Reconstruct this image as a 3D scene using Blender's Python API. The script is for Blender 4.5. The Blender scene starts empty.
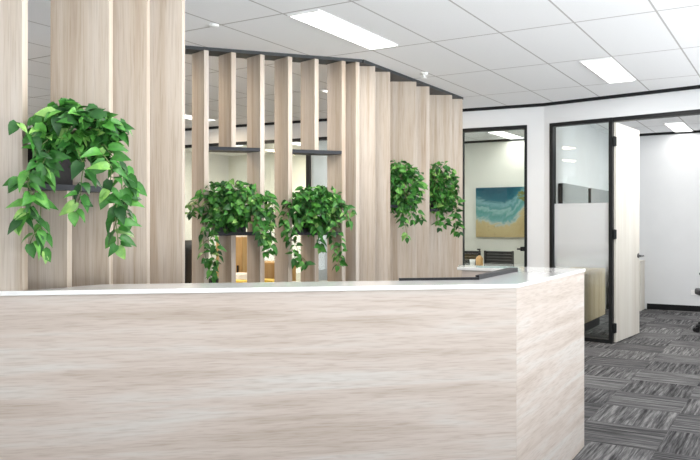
import bpy, bmesh, math, random
from math import sin, cos, pi, radians as R
from mathutils import Vector, Matrix, noise

# ------------------------------------------------------------------ camera, sky, exposure
SC = bpy.context.scene
COL = SC.collection
F_PX, YAW, EYE = 745.74, R(31.034), 1.291
cam_d = bpy.data.cameras.new('camera')
cam_d.sensor_width = 36.0
cam_d.lens = F_PX / 700 * 36.0
cam_d.shift_y = -5.0 / 700
cam_d.clip_end = 100
cam = bpy.data.objects.new('camera', cam_d)
COL.objects.link(cam)
cam.location = (0, 0, EYE)
cam.rotation_euler = (pi / 2, 0, YAW)
SC.camera = cam

world = bpy.data.worlds.new('daylight')
SC.world = world
world.use_nodes = True
bg = world.node_tree.nodes['Background']
# added upward glow below the horizon brightens the ceiling; overcast sky above it
_wt = world.node_tree
_tc = _wt.nodes.new('ShaderNodeTexCoord')
_sp = _wt.nodes.new('ShaderNodeSeparateXYZ')
_mr = _wt.nodes.new('ShaderNodeMapRange')
_mr.inputs['From Min'].default_value = -0.08
_mr.inputs['From Max'].default_value = 0.08
_mr.inputs['To Min'].default_value = 6.2     # added fill from below
_mr.inputs['To Max'].default_value = 1.0     # sky
_wt.links.new(_tc.outputs['Generated'], _sp.inputs[0])
_wt.links.new(_sp.outputs[2], _mr.inputs['Value'])
_wt.links.new(_mr.outputs[0], bg.inputs['Strength'])
bg.inputs['Color'].default_value = (0.93, 0.97, 1.0, 1)

SC.view_settings.view_transform = 'Standard'
SC.view_settings.look = 'None'
SC.view_settings.gamma = 1
SC.view_settings.use_curve_mapping = False
SC.view_settings.exposure = 0.20
SC.cycles.max_bounces = 16
SC.cycles.diffuse_bounces = 10
SC.cycles.transparent_max_bounces = 16
LAMP_W = 22.0          # each recessed troffer

random.seed(7)
CEIL = 2.70
SLAB = 1.036

# ------------------------------------------------------------------ helpers
CY, SY = cos(YAW), sin(YAW)


def at(px, Z):
    """ground point on the sight line of picture column px at depth Z"""
    X = (px - 350) / F_PX * Z
    return Vector((X * CY - Z * SY, X * SY + Z * CY))


def at3(px, py, Z):
    g = at(px, Z)
    return Vector((g.x, g.y, EYE - (py - 225) / F_PX * Z))


def wloc(o):
    v = Vector((0, 0, 0))
    while o is not None:
        v += o.location
        o = o.parent
    return v


def obj(name, bm, m, parent=None, smooth=False, bevel=0.0, recalc=True):
    """link a bmesh (world coordinates) as ONE mesh object"""
    if recalc:
        bmesh.ops.recalc_face_normals(bm, faces=bm.faces[:])
    me = bpy.data.meshes.new(name)
    if parent is not None:
        bmesh.ops.translate(bm, vec=-wloc(parent), verts=bm.verts[:])
        org = None
    else:
        lo = [min(v.co[i] for v in bm.verts) for i in range(3)]
        hi = [max(v.co[i] for v in bm.verts) for i in range(3)]
        org = Vector(((lo[0] + hi[0]) / 2, (lo[1] + hi[1]) / 2, lo[2]))
        bmesh.ops.translate(bm, vec=-org, verts=bm.verts[:])
    bm.to_mesh(me)
    bm.free()
    if smooth:
        for p in me.polygons:
            p.use_smooth = True
    o = bpy.data.objects.new(name, me)
    COL.objects.link(o)
    if m is not None:
        me.materials.append(m)
    if parent is not None:
        o.parent = parent
    else:
        o.location = org
    if bevel:
        b = o.modifiers.new('bevel', 'BEVEL')
        b.width = bevel
        b.segments = 2
        b.limit_method = 'ANGLE'
    return o


def thing(name, label, cat, loc, group=None):
    o = bpy.data.objects.new(name, None)
    COL.objects.link(o)
    o.empty_display_size = 0.1
    o.location = loc
    return tag(o, label, cat, group)


def tag(o, label, cat, group=None):
    o['label'] = label
    o['category'] = cat
    if group:
        o['group'] = group
    return o


def struct(name, bm, m, parent=None, **k):
    o = obj(name, bm, m, parent, **k)
    if parent is None:
        o['kind'] = 'structure'
    return o


def struct_root(name, loc):
    o = bpy.data.objects.new(name, None)
    COL.objects.link(o)
    o.location = loc
    o['kind'] = 'structure'
    return o


def BM():
    return bmesh.new()


def prism(bm, pts, z0, z1):
    """vertical prism over a 2D polygon"""
    a = [bm.verts.new((p[0], p[1], z0)) for p in pts]
    b = [bm.verts.new((p[0], p[1], z1)) for p in pts]
    n = len(pts)
    bm.faces.new(a[::-1])
    bm.faces.new(b)
    for i in range(n):
        bm.faces.new((a[i], a[(i + 1) % n], b[(i + 1) % n], b[i]))
    return bm


def box(bm, x0, x1, y0, y1, z0, z1):
    return prism(bm, [(x0, y0), (x1, y0), (x1, y1), (x0, y1)], z0, z1)


def strip(bm, A, B, th, z0, z1, side=1):
    """upright slab whose one face runs along A-B, thickness to the left (side 1) or right"""
    A, B = Vector(A[:2]), Vector(B[:2])
    d = (B - A).normalized()
    n = Vector((-d.y, d.x)) * th * side
    return prism(bm, [A, B, B + n, A + n], z0, z1)


def obox(bm, c, ax, ay, sx, sy, z0, z1):
    """box centred at c (2D) with half sizes sx, sy along unit axes ax, ay"""
    c, ax, ay = Vector(c[:2]), Vector(ax[:2]), Vector(ay[:2])
    return prism(bm, [c - ax * sx - ay * sy, c + ax * sx - ay * sy, c + ax * sx + ay * sy, c - ax * sx + ay * sy], z0, z1)


def tube(bm, pts, r, n=8, cap=True, r1=None):
    pts = [Vector(p) for p in pts]
    rings = []
    m = len(pts)
    for i, p in enumerate(pts):
        t = (pts[min(i + 1, m - 1)] - pts[max(i - 1, 0)]).normalized()
        u = t.cross(Vector((0, 0, 1)))
        if u.length < 1e-3:
            u = t.cross(Vector((0, 1, 0)))
        u.normalize()
        v = t.cross(u).normalized()
        rr = r if r1 is None else r + (r1 - r) * i / max(1, m - 1)
        rings.append([bm.verts.new(p + u * rr * cos(2 * pi * k / n) + v * rr * sin(2 * pi * k / n)) for k in range(n)])
    for i in range(m - 1):
        for k in range(n):
            bm.faces.new((rings[i][k], rings[i][(k + 1) % n], rings[i + 1][(k + 1) % n], rings[i + 1][k]))
    if cap:
        bm.faces.new(rings[0][::-1])
        bm.faces.new(rings[-1])
    return bm


def lathe(bm, c, prof, n=24):
    """prof: list of (radius, z) around the vertical through c"""
    rings = []
    for r, z in prof:
        if r < 1e-5:
            rings.append([bm.verts.new((c[0], c[1], z))])
        else:
            rings.append([bm.verts.new((c[0] + r * cos(2 * pi * k / n), c[1] + r * sin(2 * pi * k / n), z)) for k in range(n)])
    for a, b in zip(rings, rings[1:]):
        for k in range(n):
            l = (k + 1) % n
            if len(a) == 1 and len(b) == 1:
                continue
            if len(a) == 1:
                bm.faces.new((a[0], b[l], b[k]))
            elif len(b) == 1:
                bm.faces.new((a[k], a[l], b[0]))
            else:
                bm.faces.new((a[k], a[l], b[l], b[k]))
    if len(rings[0]) > 1:
        bm.faces.new(rings[0][::-1])
    if len(rings[-1]) > 1:
        bm.faces.new(rings[-1])
    return bm


# ------------------------------------------------------------------ materials
def mat(name, col, rough=0.5, metal=0.0, spec=0.5):
    m = bpy.data.materials.new(name)
    m.use_nodes = True
    b = m.node_tree.nodes['Principled BSDF']
    b.inputs['Base Color'].default_value = (*col, 1)
    b.inputs['Roughness'].default_value = rough
    b.inputs['Metallic'].default_value = metal
    b.inputs['Specular IOR Level'].default_value = spec
    return m


class NT:
    def __init__(s, m):
        s.t = m.node_tree
        s.n = s.t.nodes

    def add(s, typ, **k):
        x = s.n.new(typ)
        for a, v in k.items():
            setattr(x, a, v)
        return x

    def link(s, a, b):
        s.t.links.new(a, b)

    def math(s, op, a, b=None, c=None, clamp=False):
        x = s.add('ShaderNodeMath', operation=op)
        x.use_clamp = clamp
        for i, v in enumerate((a, b, c)):
            if v is None:
                continue
            if isinstance(v, (int, float)):
                x.inputs[i].default_value = v
            else:
                s.link(v, x.inputs[i])
        return x.outputs[0]

    def ramp(s, fac, stops, interp='LINEAR'):
        x = s.add('ShaderNodeValToRGB')
        e = x.color_ramp.elements
        x.color_ramp.interpolation = interp
        while len(e) > 1:
            e.remove(e[-1])
        e[0].position = stops[0][0]
        e[0].color = (*stops[0][1], 1)
        for p, c in stops[1:]:
            q = e.new(p)
            q.color = (*c, 1)
        s.link(fac, x.inputs[0])
        return x.outputs[0]

    def mix(s, fac, a, b, blend='MIX'):
        x = s.add('ShaderNodeMix', data_type='RGBA', blend_type=blend)
        for sock, v in ((x.inputs[0], fac), (x.inputs[6], a), (x.inputs[7], b)):
            if isinstance(v, (int, float)):
                sock.default_value = v
            elif isinstance(v, tuple):
                sock.default_value = (*v, 1)
            else:
                s.link(v, sock)
        return x.outputs[2]


def noisy(name, c0, c1, scale=8.0, rough=0.6, bump=0.0, metal=0.0, spec=0.5):
    """plain surface with a faint procedural mottling"""
    m = mat(name, c0, rough, metal, spec)
    t = NT(m)
    co = t.add('ShaderNodeTexCoord')
    n = t.add('ShaderNodeTexNoise')
    n.inputs['Scale'].default_value = scale
    n.inputs['Detail'].default_value = 4
    t.link(co.outputs['Object'], n.inputs['Vector'])
    b = t.n['Principled BSDF']
    t.link(t.ramp(n.outputs['Fac'], [(0.35, c0), (0.65, c1)]), b.inputs['Base Color'])
    if bump:
        bp = t.add('ShaderNodeBump')
        bp.inputs['Strength'].default_value = bump
        bp.inputs['Distance'].default_value = 0.002
        t.link(n.outputs['Fac'], bp.inputs['Height'])
        t.link(bp.outputs[0], b.inputs['Normal'])
    return m


def wood(name, stops, grain='z', rot=0.0, across=9.0, along=0.55, rough=0.55, streak=0.35):
    """bleached laminate; grain along local z or along a horizontal direction turned by rot"""
    m = mat(name, stops[1], rough, 0, 0.3)
    t = NT(m)
    co = t.add('ShaderNodeTexCoord')
    oi = t.add('ShaderNodeObjectInfo')
    mp = t.add('ShaderNodeMapping', vector_type='POINT')
    r1 = t.add('ShaderNodeVectorRotate', rotation_type='Z_AXIS')
    r1.inputs['Angle'].default_value = -rot
    t.link(co.outputs['Object'], r1.inputs['Vector'])
    off = t.add('ShaderNodeVectorMath', operation='ADD')
    sc = t.math('MULTIPLY', oi.outputs['Random'], 37.0)
    t.link(r1.outputs[0], off.inputs[0])
    t.link(sc, off.inputs[1])
    t.link(off.outputs[0], mp.inputs['Vector'])
    mp.inputs['Scale'].default_value = (across, across, along) if grain == 'z' else (along, across, across)
    n = t.add('ShaderNodeTexNoise')
    n.inputs['Scale'].default_value = 1.0
    n.inputs['Detail'].default_value = 5
    n.inputs['Roughness'].default_value = 0.55
    n.inputs['Distortion'].default_value = 0.5
    t.link(mp.outputs[0], n.inputs['Vector'])
    n2 = t.add('ShaderNodeTexNoise')
    n2.inputs['Scale'].default_value = 9.0
    n2.inputs['Detail'].default_value = 4
    n2.inputs['Distortion'].default_value = 0.2
    t.link(mp.outputs[0], n2.inputs['Vector'])
    base = t.ramp(n.outputs['Fac'], [(0.30, stops[0]), (0.5, stops[1]), (0.70, stops[2])])
    st = t.ramp(n2.outputs['Fac'], [(0.33, (0.72, 0.68, 0.64)), (0.52, (1, 1, 1))])
    col = t.mix(streak, base, st, 'MULTIPLY')
    t.link(col, t.n['Principled BSDF'].inputs['Base Color'])
    return m


M = {}
OAK_F = [(0.40, 0.32, 0.245), (0.485, 0.415, 0.345), (0.55, 0.495, 0.44)]
M['fin'] = wood('bleached_oak_upright', OAK_F, 'z', 0, 17, 0.6, streak=0.5)
OAK_C = [(0.44, 0.37, 0.315), (0.535, 0.465, 0.415), (0.565, 0.535, 0.50)]
M['desk_front'] = wood('bleached_oak_lengthwise', OAK_C, 'x', R(40.8), 19, 1.1, streak=0.5)
M['desk_side'] = wood('bleached_oak_side', OAK_C, 'x', R(90), 19, 1.1, streak=0.5)
M['desk_far'] = wood('bleached_oak_far', OAK_C, 'x', 0, 11, 0.8)
M['stone'] = noisy('white_stone_top', (0.77, 0.77, 0.76), (0.80, 0.80, 0.79), 30, 0.07, spec=0.8)
M['white_wall'] = noisy('white_paint', (0.67, 0.68, 0.69), (0.69, 0.70, 0.71), 3, 0.7)
M['cream_wall'] = noisy('cream_paint', (0.75, 0.745, 0.675), (0.77, 0.765, 0.695), 3, 0.7)
M['black_metal'] = noisy('black_powder_coat', (0.006, 0.007, 0.008), (0.010, 0.011, 0.012), 40, 0.45, spec=0.25)
M['black_plastic'] = noisy('black_plastic', (0.010, 0.010, 0.012), (0.016, 0.016, 0.018), 60, 0.45, spec=0.3)
M['rail'] = noisy('charcoal_rail', (0.026, 0.030, 0.032), (0.036, 0.040, 0.043), 30, 0.5)
M['shelf'] = noisy('charcoal_shelf', (0.016, 0.018, 0.023), (0.024, 0.026, 0.031), 30, 0.45, spec=0.3)
M['white_plastic'] = noisy('white_plastic', (0.82, 0.82, 0.81), (0.86, 0.86, 0.85), 20, 0.4)
M['chrome'] = noisy('brushed_steel', (0.10, 0.10, 0.105), (0.15, 0.15, 0.155), 60, 0.35, metal=1.0)
M['grey_fabric'] = noisy('grey_fabric', (0.30, 0.31, 0.31), (0.35, 0.36, 0.36), 90, 0.9)
M['door'] = wood('white_oak_door', [(0.56, 0.52, 0.46), (0.62, 0.59, 0.53), (0.66, 0.64, 0.585)], 'z', 0, 10, 0.5, streak=0.15)
M['oak'] = wood('honey_oak', [(0.42, 0.25, 0.08), (0.52, 0.33, 0.13), (0.58, 0.40, 0.18)], 'z', 0, 10, 0.6)
M['pale_oak'] = wood('pale_oak', [(0.42, 0.33, 0.20), (0.50, 0.41, 0.27), (0.56, 0.47, 0.33)], 'z', 0, 10, 0.6)
M['amber'] = noisy('amber_plastic', (0.62, 0.36, 0.14), (0.70, 0.43, 0.19), 20, 0.35)
M['paper'] = noisy('white_paper', (0.78, 0.77, 0.74), (0.84, 0.83, 0.80), 12, 0.8)
M['yellow'] = noisy('yellow_card', (0.72, 0.50, 0.06), (0.78, 0.56, 0.10), 12, 0.7)
M['soil'] = noisy('potting_soil', (0.02, 0.014, 0.01), (0.05, 0.035, 0.022), 80, 0.95, 0.5)


def ceiling_material():
    m = mat('ceiling_tiles', (0.78, 0.78, 0.79), 0.85, 0, 0.2)
    t = NT(m)
    co = t.add('ShaderNodeTexCoord')
    sp = t.add('ShaderNodeSeparateXYZ')
    t.link(co.outputs['Object'], sp.inputs[0])

    def line(axis, org, pitch, w):
        u = t.math('ADD', sp.outputs[axis], -org + pitch * 60)
        u = t.math('MODULO', u, pitch)
        u = t.math('SUBTRACT', u, pitch / 2)
        u = t.math('ABSOLUTE', u)
        return t.math('GREATER_THAN', u, pitch / 2 - w / 2)
    g = t.math('MAXIMUM', line(0, -3.484 - CEIL_O[0], 0.536, 0.013), line(1, 4.030 - CEIL_O[1], 1.2195, 0.016))
    n = t.add('ShaderNodeTexNoise')
    n.inputs['Scale'].default_value = 260
    n.inputs['Detail'].default_value = 2
    t.link(co.outputs['Object'], n.inputs['Vector'])
    tile = t.ramp(n.outputs['Fac'], [(0.3, (0.84, 0.84, 0.845)), (0.6, (0.92, 0.92, 0.925))])
    t.link(t.mix(g, tile, (0.50, 0.48, 0.47)), t.n['Principled BSDF'].inputs['Base Color'])
    return m


def carpet_material():
    """half-metre carpet tiles laid quarter-turned, with broken streaks"""
    m = mat('carpet_tiles', (0.1, 0.1, 0.1), 0.95, 0, 0.1)
    t = NT(m)
    co = t.add('ShaderNodeTexCoord')
    off = t.add('ShaderNodeVectorMath', operation='ADD')
    t.link(co.outputs['Object'], off.inputs[0])
    off.inputs[1].default_value = (FLOOR_O[0] + 1.2 + 30, FLOOR_O[1] - 4.55 + 30, 0)
    sp = t.add('ShaderNodeSeparateXYZ')
    t.link(off.outputs[0], sp.inputs[0])
    ix = t.math('FLOOR', t.math('DIVIDE', sp.outputs[0], 0.5))
    iy = t.math('FLOOR', t.math('DIVIDE', sp.outputs[1], 0.5))
    chk = t.math('MODULO', t.math('ADD', ix, iy), 2.0)
    cell = t.add('ShaderNodeCombineXYZ')
    t.link(ix, cell.inputs[0])
    t.link(iy, cell.inputs[1])
    wn = t.add('ShaderNodeTexWhiteNoise')
    t.link(cell.outputs[0], wn.inputs['Vector'])

    def streaks(sx, sy):
        k = t.add('ShaderNodeVectorMath', operation='MULTIPLY')
        t.link(off.outputs[0], k.inputs[0])
        k.inputs[1].default_value = (sx, sy, 0)
        k2 = t.add('ShaderNodeVectorMath', operation='ADD')
        t.link(k.outputs[0], k2.inputs[0])
        j = t.add('ShaderNodeVectorMath', operation='SCALE')
        t.link(wn.outputs['Color'], j.inputs[0])
        j.inputs['Scale'].default_value = 50
        t.link(j.outputs[0], k2.inputs[1])
        a = t.add('ShaderNodeTexNoise')
        a.inputs['Scale'].default_value = 1.0
        a.inputs['Detail'].default_value = 3
        a.inputs['Roughness'].default_value = 0.7
        t.link(k2.outputs[0], a.inputs['Vector'])
        return a.outputs['Fac']
    sel = t.add('ShaderNodeMix', data_type='FLOAT')
    t.link(chk, sel.inputs[0])
    t.link(streaks(2.6, 52), sel.inputs[2])
    t.link(streaks(52, 2.6), sel.inputs[3])
    v = t.math('ADD', sel.outputs[0], t.math('MULTIPLY', t.math('SUBTRACT', wn.outputs['Value'], 0.5), 0.10))
    col = t.ramp(v, [(0.33, (0.026, 0.025, 0.027)), (0.45, (0.068, 0.067, 0.069)), (0.55, (0.118, 0.116, 0.118)), (0.70, (0.23, 0.226, 0.226))])
    t.link(col, t.n['Principled BSDF'].inputs['Base Color'])
    return m


def glass_material(name, tint=(0.93, 0.96, 0.95)):
    m = bpy.data.materials.new(name)
    m.use_nodes = True
    t = NT(m)
    t.n.remove(t.n['Principled BSDF'])
    out = t.n['Material Output']
    tr = t.add('ShaderNodeBsdfTransparent')
    tr.inputs[0].default_value = (*tint, 1)
    gl = t.add('ShaderNodeBsdfGlossy')
    gl.inputs['Roughness'].default_value = 0.01
    gl.inputs['Color'].default_value = (1, 1, 1, 1)
    fr = t.add('ShaderNodeFresnel')
    fr.inputs[0].default_value = 1.38
    mx = t.add('ShaderNodeMixShader')
    t.link(fr.outputs[0], mx.inputs[0])
    t.link(tr.outputs[0], mx.inputs[1])
    t.link(gl.outputs[0], mx.inputs[2])
    t.link(mx.outputs[0], out.inputs[0])
    return m


def film_material(z_lo, z_hi):
    """white privacy film printed with a density gradient"""
    m = bpy.data.materials.new('frosted_gradient_film')
    m.use_nodes = True
    t = NT(m)
    t.n.remove(t.n['Principled BSDF'])
    out = t.n['Material Output']
    tr = t.add('ShaderNodeBsdfTransparent')
    df = t.add('ShaderNodeBsdfDiffuse')
    df.inputs[0].default_value = (0.86, 0.87, 0.88, 1)
    tl = t.add('ShaderNodeBsdfTranslucent')
    tl.inputs[0].default_value = (0.86, 0.87, 0.88, 1)
    a = t.add('ShaderNodeMixShader')
    a.inputs[0].default_value = 0.45
    t.link(df.outputs[0], a.inputs[1])
    t.link(tl.outputs[0], a.inputs[2])
    co = t.add('ShaderNodeTexCoord')
    sp = t.add('ShaderNodeSeparateXYZ')
    t.link(co.outputs['Generated'], sp.inputs[0])
    al = t.ramp(sp.outputs[2], [(0.0, (0.02,) * 3), (0.14, (0.08,) * 3), (0.32, (0.48,) * 3), (0.52, (0.88,) * 3), (0.95, (0.90,) * 3), (1.0, (0.86,) * 3)])
    mx = t.add('ShaderNodeMixShader')
    t.link(al, mx.inputs[0])
    t.link(tr.outputs[0], mx.inputs[1])
    t.link(a.outputs[0], mx.inputs[2])
    t.link(mx.outputs[0], out.inputs[0])
    return m


def leaf_material():
    m = mat('pothos_leaf', (0.1, 0.3, 0.05), 0.42, 0, 0.3)
    t = NT(m)
    g = t.add('ShaderNodeNewGeometry')
    b = t.n['Principled BSDF']
    c = t.ramp(g.outputs['Random Per Island'], [(0.0, (0.012, 0.055, 0.014)), (0.35, (0.026, 0.125, 0.020)), (0.66, (0.046, 0.19, 0.028)), (0.90, (0.09, 0.28, 0.05)), (1.0, (0.22, 0.40, 0.11))])
    co = t.add('ShaderNodeTexCoord')
    n = t.add('ShaderNodeTexNoise')
    n.inputs['Scale'].default_value = 45
    t.link(co.outputs['Object'], n.inputs['Vector'])
    v = t.ramp(n.outputs['Fac'], [(0.45, (1, 1, 1)), (0.66, (1.9, 1.6, 1.5))])
    t.link(t.mix(0.6, c, v, 'MULTIPLY'), b.inputs['Base Color'])
    b.inputs['Subsurface Weight'].default_value = 0.0
    return m


def beach_material():
    """abstract shore: deep teal water, pale surf, yellow sand"""
    m = mat('painted_canvas', (0.5, 0.6, 0.6), 0.6, 0, 0.2)
    t = NT(m)
    co = t.add('ShaderNodeTexCoord')
    sp = t.add('ShaderNodeSeparateXYZ')
    t.link(co.outputs['Generated'], sp.inputs[0])
    u, v = sp.outputs[0], sp.outputs[2]
    n = t.add('ShaderNodeTexNoise')
    n.inputs['Scale'].default_value = 3.2
    n.inputs['Detail'].default_value = 7
    n.inputs['Roughness'].default_value = 0.62
    n.inputs['Distortion'].default_value = 2.2
    t.link(co.outputs['Generated'], n.inputs['Vector'])
    # distance above the shore line, which sags towards the middle and climbs at the right
    du = t.math('SUBTRACT', u, 0.45)
    shore = t.math('ADD', 0.26, t.math('MULTIPLY', t.math('MULTIPLY', du, du), 0.5))
    rise = t.math('MULTIPLY', t.math('MAXIMUM', t.math('SUBTRACT', u, 0.62), 0.0), 1.35)
    d = t.math('SUBTRACT', t.math('SUBTRACT', v, shore), rise)
    d = t.math('ADD', d, t.math('MULTIPLY', t.math('SUBTRACT', n.outputs['Fac'], 0.5), 0.42))
    d = t.math('ADD', d, 0.35, clamp=True)
    sand0, sand1 = (0.50, 0.39, 0.19), (0.56, 0.45, 0.24)
    col = t.ramp(d, [(0.0, sand0), (0.30, sand1), (0.36, (0.46, 0.52, 0.46)), (0.43, (0.16, 0.36, 0.36)), (0.52, (0.10, 0.30, 0.27)), (0.60, (0.28, 0.45, 0.44)), (0.66, (0.09, 0.26, 0.27)), (0.74, (0.20, 0.38, 0.40)), (0.82, (0.03, 0.14, 0.18)), (1.0, (0.012, 0.08, 0.12))])
    # green tuft in the upper right corner
    e = t.math('ADD', t.math('POWER', t.math('SUBTRACT', u, 0.86), 2.0), t.math('POWER', t.math('SUBTRACT', v, 0.84), 2.0))
    e = t.math('ADD', e, t.math('MULTIPLY', t.math('SUBTRACT', n.outputs['Fac'], 0.5), 0.16))
    tuft = t.math('LESS_THAN', e, 0.012)
    col = t.mix(tuft, col, (0.19, 0.21, 0.07))
    n2 = t.add('ShaderNodeTexNoise')
    n2.inputs['Scale'].default_value = 26
    t.link(co.outputs['Generated'], n2.inputs['Vector'])
    spk = t.math('MULTIPLY', t.math('GREATER_THAN', n2.outputs['Fac'], 0.66), t.math('LESS_THAN', v, 0.24))
    col = t.mix(t.math('MULTIPLY', spk, 0.6), col, (0.25, 0.20, 0.10))
    t.link(col, t.n['Principled BSDF'].inputs['Base Color'])
    return m


def emission(name, col, s):
    m = bpy.data.materials.new(name)
    m.use_nodes = True
    b = m.node_tree.nodes['Principled BSDF']
    b.inputs['Base Color'].default_value = (0.9, 0.9, 0.9, 1)
    b.inputs['Emission Color'].default_value = (*col, 1)
    b.inputs['Emission Strength'].default_value = s
    return m


M['glass'] = glass_material('clear_glass')
M['leaf'] = leaf_material()
M['stem'] = noisy('plant_stem', (0.10, 0.16, 0.05), (0.16, 0.22, 0.07), 40, 0.7)
M['diffuser'] = emission('light_diffuser', (1.0, 0.99, 0.96), 3.0)

# ------------------------------------------------------------------ the room
X0, X1, Y0, Y1 = -10.0, 1.8, -2.6, 13.0
FLOOR_O = ((X0 + X1) / 2, (Y0 + Y1) / 2)
CEIL_O = FLOOR_O
struct('floor', box(BM(), X0, X1, Y0, Y1, -0.05, 0.0), carpet_material())
struct('ceiling', box(BM(), X0, X1, Y0, Y1, CEIL, CEIL + 0.05), ceiling_material())

A0, A1 = Vector((-10.0, 7.89)), Vector((-2.527, 8.556))      # the long glazed wall
B1 = Vector((1.8, 7.789))                                     # the angled office wall starts at A1
dA = (A1 - A0).normalized()
dB = (B1 - A1).normalized()


def onA(x):
    return A0 + (A1 - A0) * ((x - A0.x) / (A1.x - A0.x))


def onB(x):
    return A1 + (B1 - A1) * ((x - A1.x) / (B1.x - A1.x))


HEAD = 2.46
bm = strip(BM(), A0, A1, 0.10, HEAD, CEIL)
strip(bm, onA(-2.72), A1, 0.10, 0, HEAD)
struct('wall_back', bm, M['white_wall'])
DOOR_L, DOOR_R = -1.735, -0.80
bm = strip(BM(), A1, B1, 0.10, HEAD, CEIL)
strip(bm, A1, onB(-2.455), 0.10, 0, HEAD)
strip(bm, onB(DOOR_R), B1, 0.10, 0, HEAD)
struct('wall_right', bm, M['white_wall'])
struct('wall_meeting', box(BM(), X0, -2.60, 11.80, 11.90, 0, CEIL), M['cream_wall'])
bm = strip(BM(), (-5.60, 8.30), (-5.60, 11.80), 0.08, 0, CEIL)
struct('wall_divider', bm, M['white_wall'])
bm = strip(BM(), (-2.55, 8.66), (-2.55, 12.2), 0.05, 0, CEIL)
struct('wall_office_left', bm, M['white_wall'])
struct('wall_office_back', box(BM(), -2.60, X1, 12.2, 12.3, 0, CEIL), M['white_wall'])
struct('wall_rear', box(BM(), X0, X1, Y0 - 0.1, Y0, 0, CEIL), M['white_wall'])
struct('wall_left', box(BM(), X0 - 0.1, X0, 2.6, Y1, 0, CEIL), M['white_wall'])
struct('wall_office_right', box(box(BM(), X1, X1 + 0.1, 10.2, Y1, 0, CEIL), X1, X1 + 0.1, 7.85, 10.2, 0, 0.8), M['white_wall'])

# black shadow-line trims
tm = M['black_metal']
bm = strip(BM(), A0, A1, 0.02, CEIL - 0.035, CEIL, -1)
struct('trim_1', bm, tm)
struct('trim_2', strip(BM(), A1, B1, 0.02, CEIL - 0.035, CEIL, -1), tm)
struct('trim_3', box(BM(), -5.55, -2.61, 11.775, 11.80, CEIL - 0.035, CEIL), tm)
struct('trim_4', box(BM(), -2.53, X1, 12.175, 12.2, CEIL - 0.035, CEIL), tm)
struct('baseboard_office', box(BM(), -2.0, X1, 12.18, 12.2, 0, 0.085), tm)


def glazing(name, A, B, mulls=(), post=0.05, z0=0.0, z1=HEAD, rails=(), trans=()):
    """black framed fixed glazing between A and B: frame part and one pane"""
    A, B = Vector(A), Vector(B)
    d = (B - A).normalized()
    n = Vector((-d.y, d.x))
    root = struct_root(name, ((A.x + B.x) / 2, (A.y + B.y) / 2, z0))
    L = (B - A).length
    f = BM()
    for s in (0.0, L - post, *[k * L - post / 2 for k in mulls]):
        strip(f, A + d * s - n * 0.01, A + d * (s + post) - n * 0.01, 0.09, z0, z1)
    stops = sorted([0.0, *[k * L - post / 2 for k in mulls], L - post])
    for s0, s1 in zip(stops, stops[1:]):
        for za, zb in ((z0, z0 + 0.04), (z1 - 0.04, z1)):
            strip(f, A + d * (s0 + post) - n * 0.01, A + d * s1 - n * 0.01, 0.09, za, zb)
    obj('frame', f, M['black_metal'], root)
    obj('pane', strip(BM(), A + n * 0.03, B + n * 0.03, 0.008, z0 + 0.02, z1 - 0.02), M['glass'], root)
    return root, d, n


glazing('window_1', onA(-9.9), onA(-5.635), mulls=(0.5,), post=0.03)
glazing('window_2', onA(-5.63), onA(-3.53), post=0.03)
# side light of the office with the graded privacy film
wA, wB = onB(-2.455), onB(DOOR_L)
root, d, n = glazing('window_3', wA, wB, post=0.038)
obj('frosted_film', strip(BM(), wA + d * 0.046 + n * 0.024, wB - d * 0.046 + n * 0.024, 0.003, 0.60, 1.535), film_material(0, 1), root)
# black head above the door opening
struct('trim_5', strip(BM(), onB(DOOR_L + 0.002), onB(DOOR_R - 0.002), 0.09, HEAD - 0.045, HEAD), tm)

# glass door of the meeting room
dA0, dA1 = onA(-3.53), onA(-2.72)
root, d, n = glazing('door_1', dA0, dA1, post=0.032)
h = dA1 - d * 0.055
bm = BM()
lv = [(h.x - n.x * 0.005, h.y - n.y * 0.005, 1.01), (h.x - n.x * 0.055, h.y - n.y * 0.055, 1.01)]
tube(bm, lv, 0.010)
e = h - n * 0.055
tube(bm, [(e.x + d.x * 0.01, e.y + d.y * 0.01, 1.01), (e.x - d.x * 0.05, e.y - d.y * 0.05, 1.01)], 0.009)
strip(bm, h - d * 0.025, h + d * 0.03, 0.035, 0.985, 1.035)
obj('door_handle', bm, M['black_metal'], root)

# timber door leaf swung into the office
hp = onB(-1.705) + Vector((0, 0.045))
dl = Vector((0.095, 0.995)).normalized()
root = struct_root('door_2', (hp.x, hp.y, 0))
obj('door_leaf', strip(BM(), hp, hp + dl * 0.90, 0.04, 0.012, HEAD - 0.05, 1), M['door'], root)
ln = Vector((dl.y, -dl.x))
for hz in (2.20, 1.19, 0.17):
    bm = BM()
    c = hp + dl * 0.004 + Vector((-0.012, -0.004))
    prism(bm, [c + Vector((-0.018, -0.03)), c + Vector((0.02, -0.03)), c + Vector((0.02, -0.005)), c + Vector((-0.018, -0.005))], hz - 0.05, hz + 0.05)
    tube(bm, [(c.x, c.y - 0.03, hz - 0.055), (c.x, c.y - 0.03, hz + 0.055)], 0.012)
    obj('hinge', bm, M['black_metal'], root)
bm = BM()
hc = hp + dl * 0.84
tube(bm, [(hc.x, hc.y, 0.93), (hc.x + ln.x * 0.012, hc.y + ln.y * 0.012, 0.93)], 0.027, 16)
tube(bm, [(hc.x + ln.x * 0.01, hc.y + ln.y * 0.01, 0.93), (hc.x + ln.x * 0.06, hc.y + ln.y * 0.06, 0.93)], 0.010)
hq = hc + ln * 0.06
tube(bm, [(hq.x + dl.x * 0.01, hq.y + dl.y * 0.01, 0.93), (hq.x - dl.x * 0.12, hq.y - dl.y * 0.12, 0.93)], 0.009)
obj('door_handle', bm, M['chrome'], root)

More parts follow.
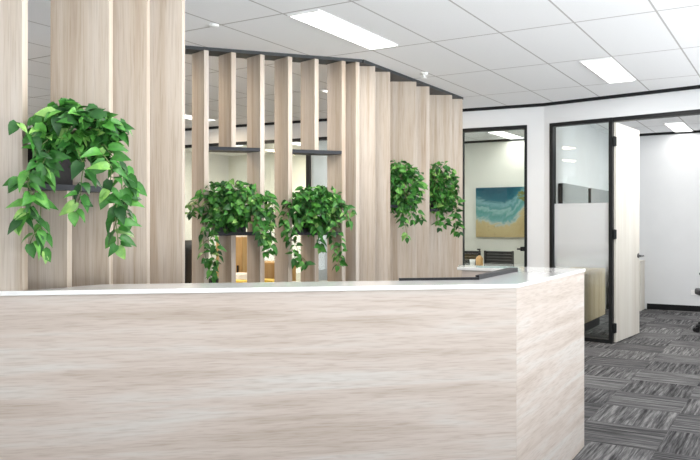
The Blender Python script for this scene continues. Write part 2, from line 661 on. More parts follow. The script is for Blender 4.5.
# ------------------------------------------------------------------ ceiling lights
def ceiling_light(x0, y0, w, label, L=1.105, watts=None, warm=False):
    t = thing('ceiling_light', label, 'ceiling light', (x0 + w / 2, y0 + L / 2, CEIL - 0.016), 'recessed strip lights in the ceiling')
    f = BM()
    for q in ((x0 - 0.012, x0, y0 - 0.012, y0 + L + 0.012), (x0 + w, x0 + w + 0.012, y0 - 0.012, y0 + L + 0.012), (x0, x0 + w, y0 - 0.012, y0), (x0, x0 + w, y0 + L, y0 + L + 0.012)):
        box(f, *q, CEIL - 0.012, CEIL)
    obj('frame', f, M['white_plastic'], t)
    obj('diffuser', box(BM(), x0, x0 + w, y0, y0 + L, CEIL - 0.008, CEIL), M['diffuser'], t)
    ld = bpy.data.lights.new('lamp', 'AREA')
    ld.shape = 'RECTANGLE'
    ld.size, ld.size_y = w, L
    ld.energy = watts or LAMP_W
    ld.color = ((1.0, 0.87, 0.68) if y0 > 9 else (1.0, 0.78, 0.52)) if warm else (1.0, 0.98, 0.95)
    lo = bpy.data.objects.new('lamp', ld)
    COL.objects.link(lo)
    lo.parent = t
    lo.location = (0, 0, -0.004)
    return t


ceiling_light(-2.922, 4.075, 0.225, 'long white ceiling light above the reception counter, largest in view')
ceiling_light(-1.600, 6.510, 0.235, 'white ceiling light panel in front of the office door')
ceiling_light(-4.262, 6.510, 0.235, 'ceiling light behind the open slats, a white tip right of the fifth slat', watts=26, warm=True)
ceiling_light(-5.355, 4.075, 0.235, 'ceiling light tip seen in the gap above the largest plant', watts=34, warm=True)
ceiling_light(-4.020, 10.700, 0.235, 'ceiling light in the meeting room above the beach painting', watts=7)
ceiling_light(-1.590, 11.060, 0.235, 'ceiling light inside the white office beyond the timber door', 1.08, watts=5)
for x, y in ((-7.5, 10.2), (-6.9, 6.51), (-1.6, 1.63), (1.0, 4.07), (-2.92, -0.8), (1.0, -0.8), (-0.2, 9.8), (-6.4, 10.2), (-8.6, 9.2), (-6.9, 1.63), (-8.0, 4.07), (-4.6, 9.0), (-1.0, 9.2)):  # later entries are extra troffers added to brighten back rooms, office and left side
    lab = 'unseen recessed ceiling light strip, from a set with extras added for brightness'
    if (x, y) == (-6.9, 6.51):
        lab = 'ceiling light behind the first open slat, just right of the near screen'
    elif x < -6 and y > 9:
        lab = 'ceiling light added to brighten the glazed cream room behind the open slats'
    ceiling_light(x, y, 0.235, lab, watts=(45 if y > 9 else 30) if x < -4.2 else 40 if y == 9.2 else None, warm=x < -5)


def sprinkler(px, py, label, flat=False):
    Z = F_PX * (CEIL - EYE) / (225 - py)
    p = at(px, Z)
    t = thing('fire_sprinkler', label, 'sprinkler', (p.x, p.y, CEIL - 0.05), 'ceiling sprinklers')
    obj('escutcheon', lathe(BM(), p, [(0.012, CEIL - 0.018), (0.034, CEIL - 0.014), (0.036, CEIL)], 18), M['white_plastic'], t, True)
    if flat:
        return
    obj('body', lathe(BM(), p, [(0.011, CEIL - 0.045), (0.011, CEIL - 0.014)], 12), M['white_plastic'], t, True)
    obj('deflector', lathe(BM(), p, [(0.026, CEIL - 0.05), (0.026, CEIL - 0.044)], 16), M['white_plastic'], t)


sprinkler(214, 24.5, 'small flat white disc sprinkler on the ceiling above the open slats', True)
sprinkler(424, 73, 'white two-tier sprinkler head above the right solid slat wall')

# ------------------------------------------------------------------ slat screens
FT = 0.043


def fin(root, P, b, w, z0, z1, t=FT):
    P, b = Vector(P), Vector(b).normalized()
    n = Vector((-b.y, b.x))
    return obj('slat', prism(BM(), [P, P + n * t, P + n * t + b * w, P + b * w], z0, z1), M['fin'], root, bevel=0.0015)


b1 = Vector((-0.895, -0.446)).normalized()
b2 = Vector((-0.956, 0.292)).normalized()
RAIL = 0.026
TOP = CEIL - RAIL

# near screen beside the counter
scr = thing('slat_screen', 'nearest slat screen of wide pale oak boards at the left, standing beside the counter', 'screen', (-2.70, 2.2, 0), 'oak slat screens')
W1 = 0.266
NEAR_SHELF, NEAR_SHELF_T = 1.457, 2.38
for k, y in enumerate((1.862, 2.070, 2.287, 2.507, 2.739)):
    if k == 1:
        fin(scr, (-2.6, y), b1, W1, 0, NEAR_SHELF - 0.024)
        fin(scr, (-2.6, y), b1, W1, NEAR_SHELF_T + 0.024, TOP)
    else:
        fin(scr, (-2.6, y), b1, W1, 0, TOP)
obj('top_rail', box(BM(), -2.862, -2.59, 1.70, 2.76, TOP, CEIL), M['rail'], scr)


def shelf_between(root, P0, P2, b, w, z, th=0.024, out=0.0, t=FT):
    """board spanning from the right face of one slat to the left face of the next but one"""
    P0, P2, b = Vector(P0), Vector(P2), Vector(b).normalized()
    n = Vector((-b.y, b.x))
    a, c = P0, P2 + n * t
    s = BM()
    prism(s, [a - b * out, c - b * out, c + b * w, a + b * w], z - th, z)
    return obj('shelf', s, M['shelf'], root)


shelf_between(scr, (-2.6, 1.862), (-2.6, 2.287), b1, 0.25, NEAR_SHELF, out=0.012)
shelf_between(scr, (-2.6, 1.862), (-2.6, 2.287), b1, 0.25, NEAR_SHELF_T + 0.024)

# middle open screen
S2 = [(-4.010, 4.492), (-3.872, 4.659), (-3.723, 4.840), (-3.575, 5.020), (-3.431, 5.196), (-3.280, 5.379), (-3.200, 5.476)]
mid = thing('slat_screen', 'middle open screen of narrow spaced oak slats with two plant niches', 'screen', (-3.7, 5.0, 0), 'oak slat screens')
LOW, UP = 1.235, 1.915
W2 = 0.19
step2 = Vector((-0.1445, -0.1755))
for k, P in enumerate([(S2[0][0] + step2.x * j, S2[0][1] + step2.y * j) for j in (3, 2, 1)] + S2):
    if k in (4, 7):
        fin(mid, P, b2, W2, 0, LOW - 0.028)
        fin(mid, P, b2, W2, UP, TOP)
    else:
        fin(mid, P, b2, W2, 0, TOP)
e2 = Vector((0.942, 1.145)).normalized()
n2 = Vector((-e2.y, e2.x))
q0 = Vector(S2[0]) + step2 * 3.6
q1 = Vector((-3.186, 5.493))
obj('top_rail', prism(BM(), [q0 - n2 * 0.005, q1 - n2 * 0.005, q1 + n2 * 0.18, q0 + n2 * 0.18], TOP, CEIL), M['rail'], mid)
for i in (0, 3):
    shelf_between(mid, S2[i], S2[i + 2], b2, W2, LOW, 0.028)
    shelf_between(mid, S2[i], S2[i + 2], b2, W2, UP, 0.028)

# far screen running to the glass wall
b3 = Vector((-0.857, -0.5155)).normalized()
far = thing('slat_screen', 'farthest slat screen, closed looking wide oak boards stepping away to the right', 'screen', (-3.3, 6.6, 0), 'oak slat screens')
W3 = 0.285
for y in (5.710, 5.990, 6.527, 6.824, 7.390, 7.680):
    fin(far, (-3.18, y), b3, W3, 0, TOP)
obj('top_rail', box(BM(), -3.44, -3.172, 5.50, 7.70, TOP, CEIL), M['rail'], far)
shelf_between(far, (-3.18, 5.990), (-3.18, 6.527), b3, 0.25, 1.475)
shelf_between(far, (-3.18, 6.824), (-3.18, 7.390), b3, 0.25, 1.455)

# ------------------------------------------------------------------ reception counter
desk = thing('reception_counter', 'large oak-clad reception counter with a white stone top', 'counter', (-1.8, 2.8, 0))
eF = Vector((0.757, 0.653)).normalized()
nF = Vector((-eF.y, eF.x))
F = Vector((-1.040, 3.135))
Lend = F - eF * ((F.x + 2.78) / eF.x)
bend = Vector((-1.293, 3.290))


def on_front(x, inset):
    q = F + nF * inset
    return q + eF * ((x - q.x) / eF.x)


fin1 = Vector((-2.6, 1.862)) + Vector((0.446, -0.895)).normalized() * (FT + 0.004)     # near face of the first slat
fl = fin1 + b1 * 0.19
ed = on_front(-2.572, 0.29)
poly = [on_front(fl.x - 0.02, 0.0), F, Vector((-1.067, 4.442)), Vector((-1.86, 4.442)), Vector((-1.77, 4.20)), Vector((-1.388, 4.20)), bend, ed, Vector((-2.572, fin1.y + 0.012)), fl]
obj('stone_top', prism(BM(), poly, SLAB - 0.018, SLAB), M['stone'], desk, bevel=0.002)
PT = SLAB - 0.018
p0 = on_front(fl.x - 0.02, 0.006)
p1 = on_front(-1.047, 0.006)
obj('front_panel', prism(BM(), [p0, p1, p1 + Vector((-0.03, 0.012)), p0 + nF * 0.03], 0, PT), M['desk_front'], desk)
obj('side_panel', prism(BM(), [(p1.x, p1.y + 0.0015), (-1.073, 4.436), (-1.105, 4.436), (-1.08, p1.y + 0.0)], 0, PT), M['desk_side'], desk)
obj('far_panel', box(BM(), -1.745, -1.11, 4.212, 4.242, 0, PT), M['desk_far'], desk)
obj('back_panel', box(BM(), -1.745, -1.11, 4.40, 4.436, 0, PT), M['desk_far'], desk)
# inner skins holding the ledge
g0, g1 = on_front(-2.50, 0.27), on_front(-1.36, 0.27)
obj('inner_panel', prism(BM(), [g0, g1, g1 - nF * 0.02, g0 - nF * 0.02], 0, PT), M['desk_front'], desk)
# low black upstand along the inner edge of the top
u0 = bend - eF * 0.37
bm = prism(BM(), [u0 - nF * 0.014, bend - nF * 0.014 + Vector((0.012, 0)), bend, u0], SLAB, SLAB + 0.012)
obj('upstand', bm, M['black_plastic'], desk)
bm = prism(BM(), [bend + Vector((-0.004, 0.005)), bend + Vector((0.014, 0.005)), Vector((-1.322, 3.985)), Vector((-1.372, 3.985))], SLAB, SLAB + 0.02)
obj('upstand', bm, M['black_plastic'], desk)

# ------------------------------------------------------------------ plants
def leaf_into(bm, p, d, up, L, wid=0.62, fold=0.22, droop=0.25):
    d = d.normalized()
    s = d.cross(up)
    if s.length < 1e-3:
        s = d.cross(Vector((1, 0, 0)))
    s.normalize()
    nrm = s.cross(d).normalized()
    rows = [(0.0, 0.02, 0.0), (0.02, 0.27, -0.07), (0.20, 0.47, 0.0), (0.45, 0.44, 0.0), (0.70, 0.27, 0.0), (0.88, 0.11, 0.0), (1.0, 0.0, 0.0)]
    prev = None
    tw = random.uniform(-0.25, 0.25)
    for t, hw, back in rows:
        c = p + d * (t * L) - nrm * (droop * t * t * L)
        w = hw * wid * L * 1.25
        if hw == 0.0:
            cur = [bm.verts.new(c)]
        else:
            sb = d * (back * L)
            k = nrm * (fold * w)
            cur = [bm.verts.new(c + sb - s * w + k * (1 + tw)), bm.verts.new(c), bm.verts.new(c + sb + s * w + k * (1 - tw))]
        if prev:
            if len(cur) == 1:
                bm.faces.new((prev[0], prev[1], cur[0]))
                bm.faces.new((prev[1], prev[2], cur[0]))
            else:
                bm.faces.new((prev[0], prev[1], cur[1], cur[0]))
                bm.faces.new((prev[1], prev[2], cur[2], cur[1]))
        prev = cur


def rnd(a, b):
    return random.uniform(a, b)


def pothos(name, label, base, pot, crown, strands, L, n_crown, view, hold=None):
    """base: middle of the pot foot; pot (half x, half y, height, axis); crown (centre, right, up, deep)"""
    t = thing(name, label, 'plant', base, 'trailing plants in the screen niches')
    right = Vector((-view.y, view.x, 0)) * -1
    toward = Vector((-view.x, -view.y, 0))
    hx, hy, hh, ax = pot
    ay = Vector((-ax.y, ax.x))
    b = BM()
    c2 = Vector(base[:2])
    th = 0.006
    prism(b, [c2 - ax * hx - ay * hy, c2 + ax * hx - ay * hy, c2 + ax * hx + ay * hy, c2 - ax * hx + ay * hy], base[2], base[2] + 0.008)
    for sx, sy, ex, ey in ((0, -1, hx, th), (0, 1, hx, th), (-1, 0, th, hy - 2 * th), (1, 0, th, hy - 2 * th)):
        c = c2 + ax * sx * (hx - th) + ay * sy * (hy - th)
        obox(b, c, ax, ay, ex, ey, base[2] + 0.008, base[2] + hh)
    obj('pot', b, M['black_plastic'], t)
    obj('soil', obox(BM(), c2, ax, ay, hx - 2 * th - 0.001, hy - 2 * th - 0.001, base[2] + 0.009, base[2] + hh * 0.86), M['soil'], t)
    lv, st = BM(), BM()
    cc, rx, rz, ry = crown
    root = Vector((c2.x, c2.y, base[2] + hh * 0.84))
    for i in range(n_crown):
        # point on a lumpy shell, biased to the front and top
        while True:
            v = Vector((rnd(-1, 1), rnd(-1, 1), rnd(-1, 1)))
            if 0.05 < v.length < 1 and v.y > -0.6:
                break
        v.normalize()
        k = rnd(0.25, 1.0) ** 0.55 * (1 + 0.16 * noise.noise(v * 2.3 + Vector((base[0] * 9, 0, 0))))
        p = cc + right * (v.x * rx * k) + toward * (v.y * ry * k) + Vector((0, 0, v.z * rz * k))
        out = right * v.x + toward * (v.y * 0.9 + 0.35) + Vector((0, 0, v.z * 0.5))
        d = out * rnd(0.3, 1.0) + Vector((rnd(-.9, .9), rnd(-.9, .9), rnd(-1.0, .35)))
        up = Vector((0, 0, rnd(0.2, 1.1))) + toward * rnd(0.0, 1.2) + Vector((rnd(-.9, .9), rnd(-.9, .9), 0))
        l = L * rnd(0.65, 1.1)
        if hold is not None and not hold(p + d.normalized() * l * 0.6):
            continue
        leaf_into(lv, p - d.normalized() * l * 0.3, d, up, l, rnd(0.46, 0.62), rnd(0.15, 0.5), rnd(0.15, 0.65))
        if i % 5 == 0:
            q = root + (p - root) * 0.5 + Vector((0, 0, 0.35 * rz))
            tube(st, [root, q, p], 0.0022 * (L / 0.07), 5, False)
    for path in strands:
        pts = [Vector(p) for p in path]
        # resample
        fine = []
        for a, c in zip(pts, pts[1:]):
            m = max(2, int((c - a).length / 0.012))
            fine += [a + (c - a) * (j / m) for j in range(m)]
        fine.append(pts[-1])
        fine = [p + Vector((noise.noise(p * 14) * 0.008, noise.noise(p * 14 + Vector((5, 0, 0))) * 0.008, 0)) for p in fine]
        tube(st, [root] + fine, 0.0021 * (L / 0.07), 5, True)
        acc, side = 0.0, 1
        nxt = 0.0
        for a, c in zip(fine, fine[1:]):
            acc += (c - a).length
            if acc >= nxt:
                nxt = acc + L * rnd(0.30, 0.50)
                for side in (-1, 1):
                    if random.random() < 0.22:
                        continue
                    d = right * side * rnd(0.2, 1.2) + Vector((0, 0, rnd(-1.1, 0.15))) + toward * rnd(-0.3, 0.9)
                    l = L * rnd(0.65, 1.2)
                    leaf_into(lv, c + d.normalized() * 0.010, d, toward * rnd(0.1, 1.0) + Vector((rnd(-.5, .5), rnd(-.5, .5), rnd(0.2, 1.3))), l, rnd(0.42, 0.58), rnd(0.15, 0.5), rnd(0.15, 0.65))
        d = Vector((0, 0, -1)) + right * rnd(-.6, .6) + toward * 0.2
        leaf_into(lv, fine[-1], d, toward, L * 0.8)
    obj('foliage', lv, M['leaf'], t, smooth=True, recalc=False)
    obj('stems', st, M['stem'], t, smooth=True)
    return t


def view_dir(px):
    g = at(px, 1.0)
    return g.normalized()


# the large plant in the near screen
v1 = view_dir(75)
Z1 = 3.0
ax1 = Vector((-b1.y, b1.x))
pothos('trailing_plant', 'largest leafy trailing plant in a black pot on the near screen at far left', (-2.705, 2.005, NEAR_SHELF), (0.10, 0.085, 0.15, ax1),
       (at3(79, 131, Z1 - 0.05), 0.185, 0.105, 0.13),
       [[at3(44, 128, Z1 - .16), at3(30, 138, Z1 - .20), at3(24, 128, Z1 - .21), at3(18, 122, Z1 - .22)],
        [at3(48, 140, Z1 - .16), at3(34, 150, Z1 - .20), at3(36, 162, Z1 - .20), at3(26, 176, Z1 - .21), at3(18, 180, Z1 - .22)],
        [at3(50, 150, Z1 - .14), at3(38, 168, Z1 - .19), at3(28, 184, Z1 - .21), at3(34, 200, Z1 - .20), at3(24, 216, Z1 - .21), at3(15, 221, Z1 - .22)],
        [at3(50, 155, Z1 - .14), at3(40, 176, Z1 - .18), at3(34, 194, Z1 - .19), at3(30, 214, Z1 - .20), at3(42, 222, Z1 - .16), at3(44, 236, Z1 - .15), at3(44, 249, Z1 - .15)],
        [at3(42, 226, Z1 - .16), at3(34, 236, Z1 - .2), at3(30, 244, Z1 - .2)],
        [at3(78, 150, Z1 - .14), at3(84, 168, Z1 - .18), at3(80, 186, Z1 - .19), at3(78, 204, Z1 - .18), at3(74, 212, Z1 - .18)],
        [at3(105, 145, Z1 - .10), at3(118, 165, Z1 - .12), at3(122, 190, Z1 - .10), at3(114, 212, Z1 - .10), at3(117, 232, Z1 - .10), at3(118, 247, Z1 - .10)],
        [at3(110, 150, Z1 - .05), at3(124, 165, Z1 - .06), at3(131, 182, Z1 - .06), at3(125, 202, Z1 - .06), at3(116, 222, Z1 - .06), at3(112, 236, Z1 - .06)],
        [at3(110, 160, Z1 - .05), at3(126, 180, Z1 - .06), at3(124, 200, Z1 - .06), at3(128, 218, Z1 - .06)],
        [at3(100, 150, Z1 - .14), at3(112, 168, Z1 - .16), at3(110, 184, Z1 - .15), at3(106, 196, Z1 - .14)]],
       0.070, 360, v1)

# two plants in the middle screen
v2 = view_dir(230)
mid2 = (Vector(S2[0]) + Vector(S2[2])) / 2 + b2 * 0.095 + Vector((-b2.y, b2.x)) * 0.02
Z2 = 5.93
axm = e2
pothos('trailing_plant', 'bushy trailing plant in the left niche of the middle open screen', (mid2.x, mid2.y, LOW), (0.13, 0.065, 0.13, axm),
       (at3(230, 205, Z2 + .02), 0.27, 0.205, 0.16),
       [[at3(212, 215, Z2 - .1), at3(203, 232, Z2 - .12), at3(204, 250, Z2 - .12), at3(207, 262, Z2 - .12)],
        [at3(215, 220, Z2 - .1), at3(213, 240, Z2 - .12), at3(218, 255, Z2 - .12), at3(211, 268, Z2 - .12), at3(213, 277, Z2 - .12)],
        [at3(210, 230, Z2 - .1), at3(209, 245, Z2 - .1), at3(214, 262, Z2 - .1)],
        [at3(206, 205, Z2 - .1), at3(196, 208, Z2 - .08), at3(190, 214, Z2 - .05)],
        [at3(205, 195, Z2 - .1), at3(195, 202, Z2 - .08), at3(189, 205, Z2 - .05)],
        [at3(255, 210, Z2 - .05), at3(264, 232, Z2 - .06), at3(270, 246, Z2 - .06), at3(266, 252, Z2 - .06)],
        [at3(255, 205, Z2 - .05), at3(270, 222, Z2 - .02), at3(272, 240, Z2 - .02), at3(274, 250, Z2 - .02)],
        [at3(255, 195, Z2 + .15), at3(268, 196, Z2 + .2), at3(270, 210, Z2 + .2), at3(268, 226, Z2 + .2), at3(270, 240, Z2 + .2)],
        [at3(255, 200, Z2 + .15), at3(266, 190, Z2 + .2), at3(267, 204, Z2 + .2), at3(272, 220, Z2 + .2), at3(266, 238, Z2 + .2)],
        [at3(258, 200, Z2 + .05), at3(268, 195, Z2 + .1), at3(273, 205, Z2 + .1), at3(270, 226, Z2 + .1)],
        [at3(255, 215, Z2 - .08), at3(260, 228, Z2 - .1), at3(262, 240, Z2 - .1)]],
       0.066, 620, v2)
v3 = view_dir(314)
mid3 = (Vector(S2[3]) + Vector(S2[5])) / 2 + b2 * 0.095 + Vector((-b2.y, b2.x)) * 0.02
Z3 = 6.18
pothos('trailing_plant', 'bushy trailing plant in the right niche of the middle open screen', (mid3.x, mid3.y, LOW), (0.13, 0.065, 0.13, axm),
       (at3(314, 209, Z3 + .02), 0.255, 0.205, 0.17),
       [[at3(296, 222, Z3 - .1), at3(289, 236, Z3 - .12), at3(292, 248, Z3 - .12), at3(297, 262, Z3 - .12)],
        [at3(298, 225, Z3 - .1), at3(296, 245, Z3 - .12), at3(300, 256, Z3 - .12), at3(306, 264, Z3 - .12)],
        [at3(292, 205, Z3 - .1), at3(284, 215, Z3 - .1), at3(284, 232, Z3 - .1)],
        [at3(335, 215, Z3 - .1), at3(339, 235, Z3 - .12), at3(342, 252, Z3 - .12), at3(338, 266, Z3 - .12)],
        [at3(330, 220, Z3 - .1), at3(333, 240, Z3 - .12), at3(337, 256, Z3 - .12)],
        [at3(336, 205, Z3 - .08), at3(347, 207, Z3 - .1), at3(354, 212, Z3 - .1)],
        [at3(336, 200, Z3 - .08), at3(346, 215, Z3 - .1), at3(350, 222, Z3 - .1)],
        [at3(316, 225, Z3 - .1), at3(319, 238, Z3 - .12), at3(320, 248, Z3 - .12)]],
       0.066, 620, v3)
# two plants in the far screen
v4 = view_dir(403)
Z4 = 6.98
pot4 = Vector((-3.27, 6.27))
pothos('trailing_plant', 'compact trailing plant in the left niche of the farthest screen', (pot4.x, pot4.y, 1.475), (0.10, 0.07, 0.12, Vector((0, 1))),
       (at3(401, 188, Z4 - .02), 0.22, 0.26, 0.16),
       [[at3(402, 205, Z4 - .12), at3(405, 220, Z4 - .12), at3(407, 238, Z4 - .12)],
        [at3(412, 200, Z4 - .1), at3(418, 212, Z4 - .1), at3(421, 220, Z4 - .1)],
        [at3(410, 205, Z4 - .12), at3(412, 216, Z4 - .12), at3(413, 221, Z4 - .12)],
        [at3(400, 205, Z4 - .12), at3(399, 214, Z4 - .12), at3(403, 220, Z4 - .12)]],
       0.066, 480, v4)
v5 = view_dir(443)
Z5 = 7.72
pot5 = Vector((-3.27, 7.12))
pothos('trailing_plant', 'compact trailing plant in the right niche of the farthest screen, nearest the glass door', (pot5.x, pot5.y, 1.455), (0.10, 0.07, 0.12, Vector((0, 1))),
       (at3(438, 189, Z5 - .02), 0.215, 0.275, 0.16),
       [[at3(440, 210, Z5 - .12), at3(437, 218, Z5 - .12), at3(439, 228, Z5 - .12)],
        [at3(450, 190, Z5 - .12), at3(458, 200, Z5 - .12), at3(455, 214, Z5 - .12), at3(456, 232, Z5 - .12)],
        [at3(448, 195, Z5 - .12), at3(453, 206, Z5 - .12), at3(459, 222, Z5 - .12), at3(459, 233, Z5 - .12)],
        [at3(445, 205, Z5 - .12), at3(447, 216, Z5 - .12), at3(444, 225, Z5 - .12)]],
       0.066, 480, v5)

# ------------------------------------------------------------------ behind the open screen
DESK = 0.75
dc = Vector(S2[0]) + e2 * 0.50 + n2 * 0.66
t = thing('work_desk', 'white work desk half hidden behind the open slats', 'desk', (dc.x, dc.y, 0))
obj('desk_top', obox(BM(), dc, e2, n2, 0.80, 0.33, DESK - 0.03, DESK), M['stone'], t)
for sx in (-1, 1):
    for sy in (-1, 1):
        obj('leg', obox(BM(), dc + e2 * sx * 0.74 + n2 * sy * 0.27, e2, n2, 0.025, 0.025, 0, DESK - 0.03), M['black_metal'], t)
# honey coloured cabinets standing behind the desk


def cabinet(c, w, dpt, h, label, doors=2, name='storage_cabinet', m='oak', plinth=0.06, front=(0, -1), hnd=True, group=None):
    fr = Vector(front).normalized()
    ax = Vector((-fr.y, fr.x))
    c = Vector(c)
    t = thing(name, label, 'cabinet', (c.x, c.y, 0), group)
    obj('carcass', obox(BM(), c, ax, fr, w / 2, dpt / 2, plinth, h), M[m], t)
    obj('plinth', obox(BM(), c - fr * 0.02, ax, fr, w / 2 - 0.015, dpt / 2 - 0.03, 0, plinth), M['black_plastic'], t)
    for k in range(doors):
        dw = w / doors
        cc = c + ax * (-w / 2 + dw * (k + 0.5)) + fr * (dpt / 2 + 0.009)
        dr = obj('cabinet_door', obox(BM(), cc, ax, fr, dw / 2 - 0.002, 0.009, plinth + 0.002, h - 0.012), M[m], t)
        if hnd:
            hc = cc + ax * (dw / 2 - 0.05) * (1 if k == 0 else -1) + fr * 0.017
            obj('handle', obox(BM(), hc, ax, fr, 0.006, 0.008, h * 0.62, h * 0.62 + 0.14), M['black_metal'], dr)
    return t


ca = at(240, 8.2)
cabinet(ca, 0.36, 0.34, 1.16, 'tall honey oak cabinet behind the open slats, left one of two', 1)
cb = at(272, 8.95)
cabinet(cb, 0.42, 0.4, 0.85, 'lower honey oak cabinet behind the open slats, right one of two', 1)
p = at(241, 8.2)
tag(obj('document_tray', box(BM(), p.x - 0.10, p.x + 0.10, p.y - 0.13, p.y + 0.13, 1.16, 1.19), M['paper']), 'white paper tray on top of the tall honey oak cabinet', 'tray')
p = at(240, 7.0)
t = thing('paper_stack', 'white sheets stacked behind the slats on the work desk', 'paper', (p.x, p.y, DESK))
obj('sheets', box(BM(), p.x - 0.12, p.x + 0.12, p.y - 0.15, p.y + 0.15, DESK, DESK + 0.085), M['paper'], t)
p = at(238, 6.62)
tag(obj('yellow_folder', box(BM(), p.x - 0.13, p.x + 0.13, p.y - 0.09, p.y + 0.09, DESK, DESK + 0.05), M['yellow']), 'yellow folder in front of the white sheets behind the slats', 'folder')
p = at(268, 6.72)
tag(obj('yellow_folder', box(BM(), p.x - 0.12, p.x + 0.12, p.y - 0.09, p.y + 0.09, DESK, DESK + 0.05), M['yellow']), 'yellow folder below the lower honey oak cabinet', 'folder')


def office_chair(c, ang, label, name='office_chair', back=(0.62, 1.12), group=None):
    c = Vector(c)
    f = Vector((cos(ang), sin(ang)))            # the way the sitter faces
    s = Vector((-f.y, f.x))
    t = thing(name, label, 'chair', (c.x, c.y, 0), group)
    b = BM()
    prof = [(-0.22, 0.22), (-0.235, -0.1), (-0.17, -0.22), (0.17, -0.22), (0.235, -0.1), (0.22, 0.22), (0.1, 0.25), (-0.1, 0.25)]
    prism(b, [c + s * u + f * v for u, v in prof], 0.44, 0.51)
    obj('seat', b, M['black_plastic'], t, bevel=0.02)
    b = BM()
    z0, z1 = back
    N = 7
    grid = []
    for i in range(N):
        row = []
        for j in range(6):
            u = -1 + 2 * i / (N - 1)
            v = j / 5
            w = 0.215 - 0.03 * v * v
            q = c - f * (0.235 + 0.05 * v - 0.035 * u * u) + s * (u * w)
            row.append(b.verts.new((q.x, q.y, z0 + (z1 - z0) * v)))
        grid.append(row)
    for i in range(N - 1):
        for j in range(5):
            b.faces.new((grid[i][j], grid[i + 1][j], grid[i + 1][j + 1], grid[i][j + 1]))
    o = obj('backrest', b, M['black_plastic'], t, smooth=True)
    so = o.modifiers.new('solid', 'SOLIDIFY')
    so.thickness = 0.03
    b = BM()
    q = c - f * 0.27
    tube(b, [(c.x - f.x * 0.05, c.y - f.y * 0.05, 0.43), (q.x, q.y, 0.44), (q.x, q.y, z0 + 0.12)], 0.018)
    obj('back_support', b, M['black_plastic'], t)
    obj('gas_lift', tube(BM(), [(c.x, c.y, 0.10), (c.x, c.y, 0.44)], 0.026, 12), M['chrome'], t)
    b = BM()
    cs = []
    for k in range(5):
        a = ang + 2 * pi * k / 5 + 0.3
        e = c + Vector((cos(a), sin(a))) * 0.29
        tube(b, [(c.x, c.y, 0.11), (e.x, e.y, 0.075)], 0.024, 8, True, 0.015)
        cs.append((e, a))
    obj('star_base', b, M['black_plastic'], t)
    for e, a in cs:
        k = Vector((-sin(a), cos(a)))
        b = BM()
        for sd in (-1, 1):
            tube(b, [(e.x + k.x * sd * 0.006, e.y + k.y * sd * 0.006, 0.03), (e.x + k.x * sd * 0.026, e.y + k.y * sd * 0.026, 0.03)], 0.03, 14)
        tube(b, [(e.x, e.y, 0.035), (e.x, e.y, 0.085)], 0.008)
        obj('castor', b, M['black_plastic'], t)
    for sd in (-1, 1):
        b = BM()
        q = c + s * sd * 0.265
        tube(b, [(c.x + s.x * sd * 0.15, c.y + s.y * sd * 0.15, 0.435), (q.x, q.y, 0.45), (q.x, q.y, 0.67)], 0.013)
        obox(b, q + f * 0.02, f, s, 0.13, 0.03, 0.67, 0.695)
        obj('armrest', b, M['black_plastic'], t)
    return t


office_chair(at(187, 7.5) + Vector((cos(R(200)), sin(R(200)))) * 0.25, R(200), 'black office chair glimpsed left of the first open slat', back=(0.60, 1.14), group='swivel chairs')
p = at(719, 9.0)
office_chair(p, R(200), 'black swivel chair at the right edge of the photo inside the white office', back=(0.58, 1.0), group='swivel chairs')

# small potted plant on the work desk
p = at(213, 6.35)
t = thing('small_plant', 'small plant in a round black pot standing on the work desk behind the slats', 'plant', (p.x, p.y, DESK))
obj('pot', lathe(BM(), p, [(0.038, DESK), (0.052, DESK + 0.085), (0.046, DESK + 0.085), (0.044, DESK + 0.07), (0.0, DESK + 0.07)], 20), M['black_plastic'], t, True)
lv = BM()
for k in range(22):
    a = rnd(0, 2 * pi)
    leaf_into(lv, Vector((p.x + 0.02 * cos(a), p.y + 0.02 * sin(a), DESK + 0.07 + rnd(0.0, 0.05))), Vector((cos(a), sin(a), rnd(0.1, 1.0))), Vector((0, 0, 1)), rnd(0.04, 0.06))
obj('foliage', lv, M['leaf'], t, smooth=True, recalc=False)

# ------------------------------------------------------------------ meeting room
t = thing('meeting_table', 'white meeting table seen through the glass door below the beach painting', 'table', (-4.2, 10.35, 0))
obj('table_top', box(BM(), -5.3, -3.2, 9.75, 10.80, 0.69, 0.72), M['stone'], t, bevel=0.004)
for x in (-5.1, -3.4):
    for y in (9.95, 10.6):
        obj('leg', box(BM(), x - 0.03, x + 0.03, y - 0.03, y + 0.03, 0, 0.69), M['black_metal'], t)


def meeting_chair(c, label):
    c = Vector(c)
    t = thing('meeting_chair', label, 'chair', (c.x, c.y, 0), 'black meeting chairs')
    obj('seat', box(BM(), c.x - 0.22, c.x + 0.22, c.y - 0.22, c.y + 0.2, 0.43, 0.47), M['black_plastic'], t, bevel=0.01)
    b = BM()
    for k in range(8):
        z = 0.56 + k * 0.043
        y = c.y + 0.22 + k * 0.006
        box(b, c.x - 0.215, c.x + 0.215, y, y + 0.03, z, z + 0.041)
    box(b, c.x - 0.225, c.x - 0.20, c.y + 0.235, c.y + 0.27, 0.45, 0.91)
    box(b, c.x + 0.20, c.x + 0.225, c.y + 0.235, c.y + 0.27, 0.45, 0.91)
    obj('backrest', b, M['black_plastic'], t)
    for sx in (-1, 1):
        for sy in (-1, 1):
            obj('leg', tube(BM(), [(c.x + sx * 0.2, c.y + sy * 0.18, 0.43), (c.x + sx * 0.21, c.y + sy * 0.2, 0)], 0.012), M['black_metal'], t)
    return t


q = at(498.5, 11.0)
meeting_chair((q.x, q.y - 0.24), 'black ribbed meeting chair, right of the pump bottle behind the glass door')
q = at(466, 11.2)
meeting_chair((q.x, q.y - 0.24), 'black ribbed meeting chair, left of the pump bottle behind the glass door')

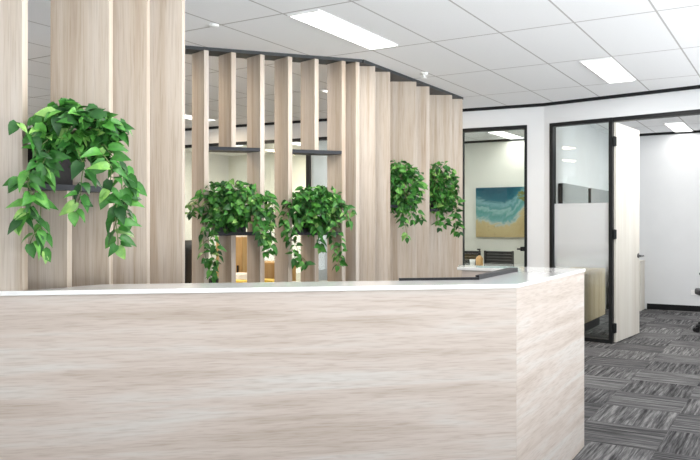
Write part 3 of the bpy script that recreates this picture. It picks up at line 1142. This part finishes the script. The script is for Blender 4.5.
p = at(479.5, 10.55)
t = thing('pump_bottle', 'amber pump bottle with a black top on the meeting table', 'bottle', (p.x, p.y, 0.72))
obj('bottle_body', lathe(BM(), p, [(0.048, 0.72), (0.052, 0.73), (0.052, 0.82), (0.03, 0.85), (0.016, 0.855), (0.016, 0.865)], 20), M['amber'], t, True)
b = lathe(BM(), p, [(0.02, 0.865), (0.02, 0.90), (0.008, 0.905), (0.008, 0.94)], 14)
box(b, p.x - 0.03, p.x + 0.012, p.y - 0.012, p.y + 0.012, 0.935, 0.955)
obj('pump_top', b, M['black_plastic'], t)
p = at(472.5, 10.45)
tag(obj('cup', lathe(BM(), p, [(0.03, 0.72), (0.042, 0.81), (0.038, 0.81), (0.027, 0.73), (0.0, 0.73)], 20), M['white_plastic'], smooth=True), 'white cup beside the amber pump bottle on the meeting table', 'cup')

t = thing('beach_painting', 'square beach painting with teal sea and yellow sand on the meeting room wall', 'painting', (-4.09, 11.78, 1.09))
obj('canvas', box(BM(), -4.62, -3.60, 11.755, 11.795, 1.09, 1.91), beach_material(), t)

# ------------------------------------------------------------------ office
for ya, yb, lab in ((9.22, 10.52, 'grey wall panel left of the dark gap seen above the frosted film'), (10.68, 12.0, 'grey wall panel right of the dark gap, beside the door frame')):
    t = thing('pinboard', lab, 'panel', (-2.51, (ya + yb) / 2, 0.95), 'grey wall panels in the office')
    obj('panel_board', box(BM(), -2.545, -2.49, ya + 0.02, yb, 0.95, 1.81), M['grey_fabric'], t)
    obj('edge_strip', box(BM(), -2.545, -2.495, ya, ya + 0.02, 0.95, 1.80), M['black_plastic'], t)
cabinet((-2.345, 9.38), 1.16, 0.37, 0.74, 'low pale oak cabinet on a black plinth behind the frosted glass', 2, 'sideboard', 'pale_oak', 0.137, (1, 0), False)
t = thing('low_cupboard', 'low white cupboard at the back wall peeping out beyond the timber door', 'cupboard', (-2.2, 12.0, 0))
obj('carcass', box(BM(), -2.49, -2.03, 11.82, 12.17, 0.0, 0.75), M['door'], t)
t = thing('wall_socket', 'white double power socket low on the office back wall at the right edge', 'socket', (-1.30, 12.19, 0.25))
q = at(697, 11.2)
obj('face_plate', box(BM(), -1.38, -1.255, 12.188, 12.2, 0.245, 0.32), M['white_plastic'], t, bevel=0.002)
for x in (-1.352, -1.298):
    obj('rocker_switch', box(BM(), x, x + 0.02, 12.184, 12.188, 0.285, 0.305), M['paper'], t)
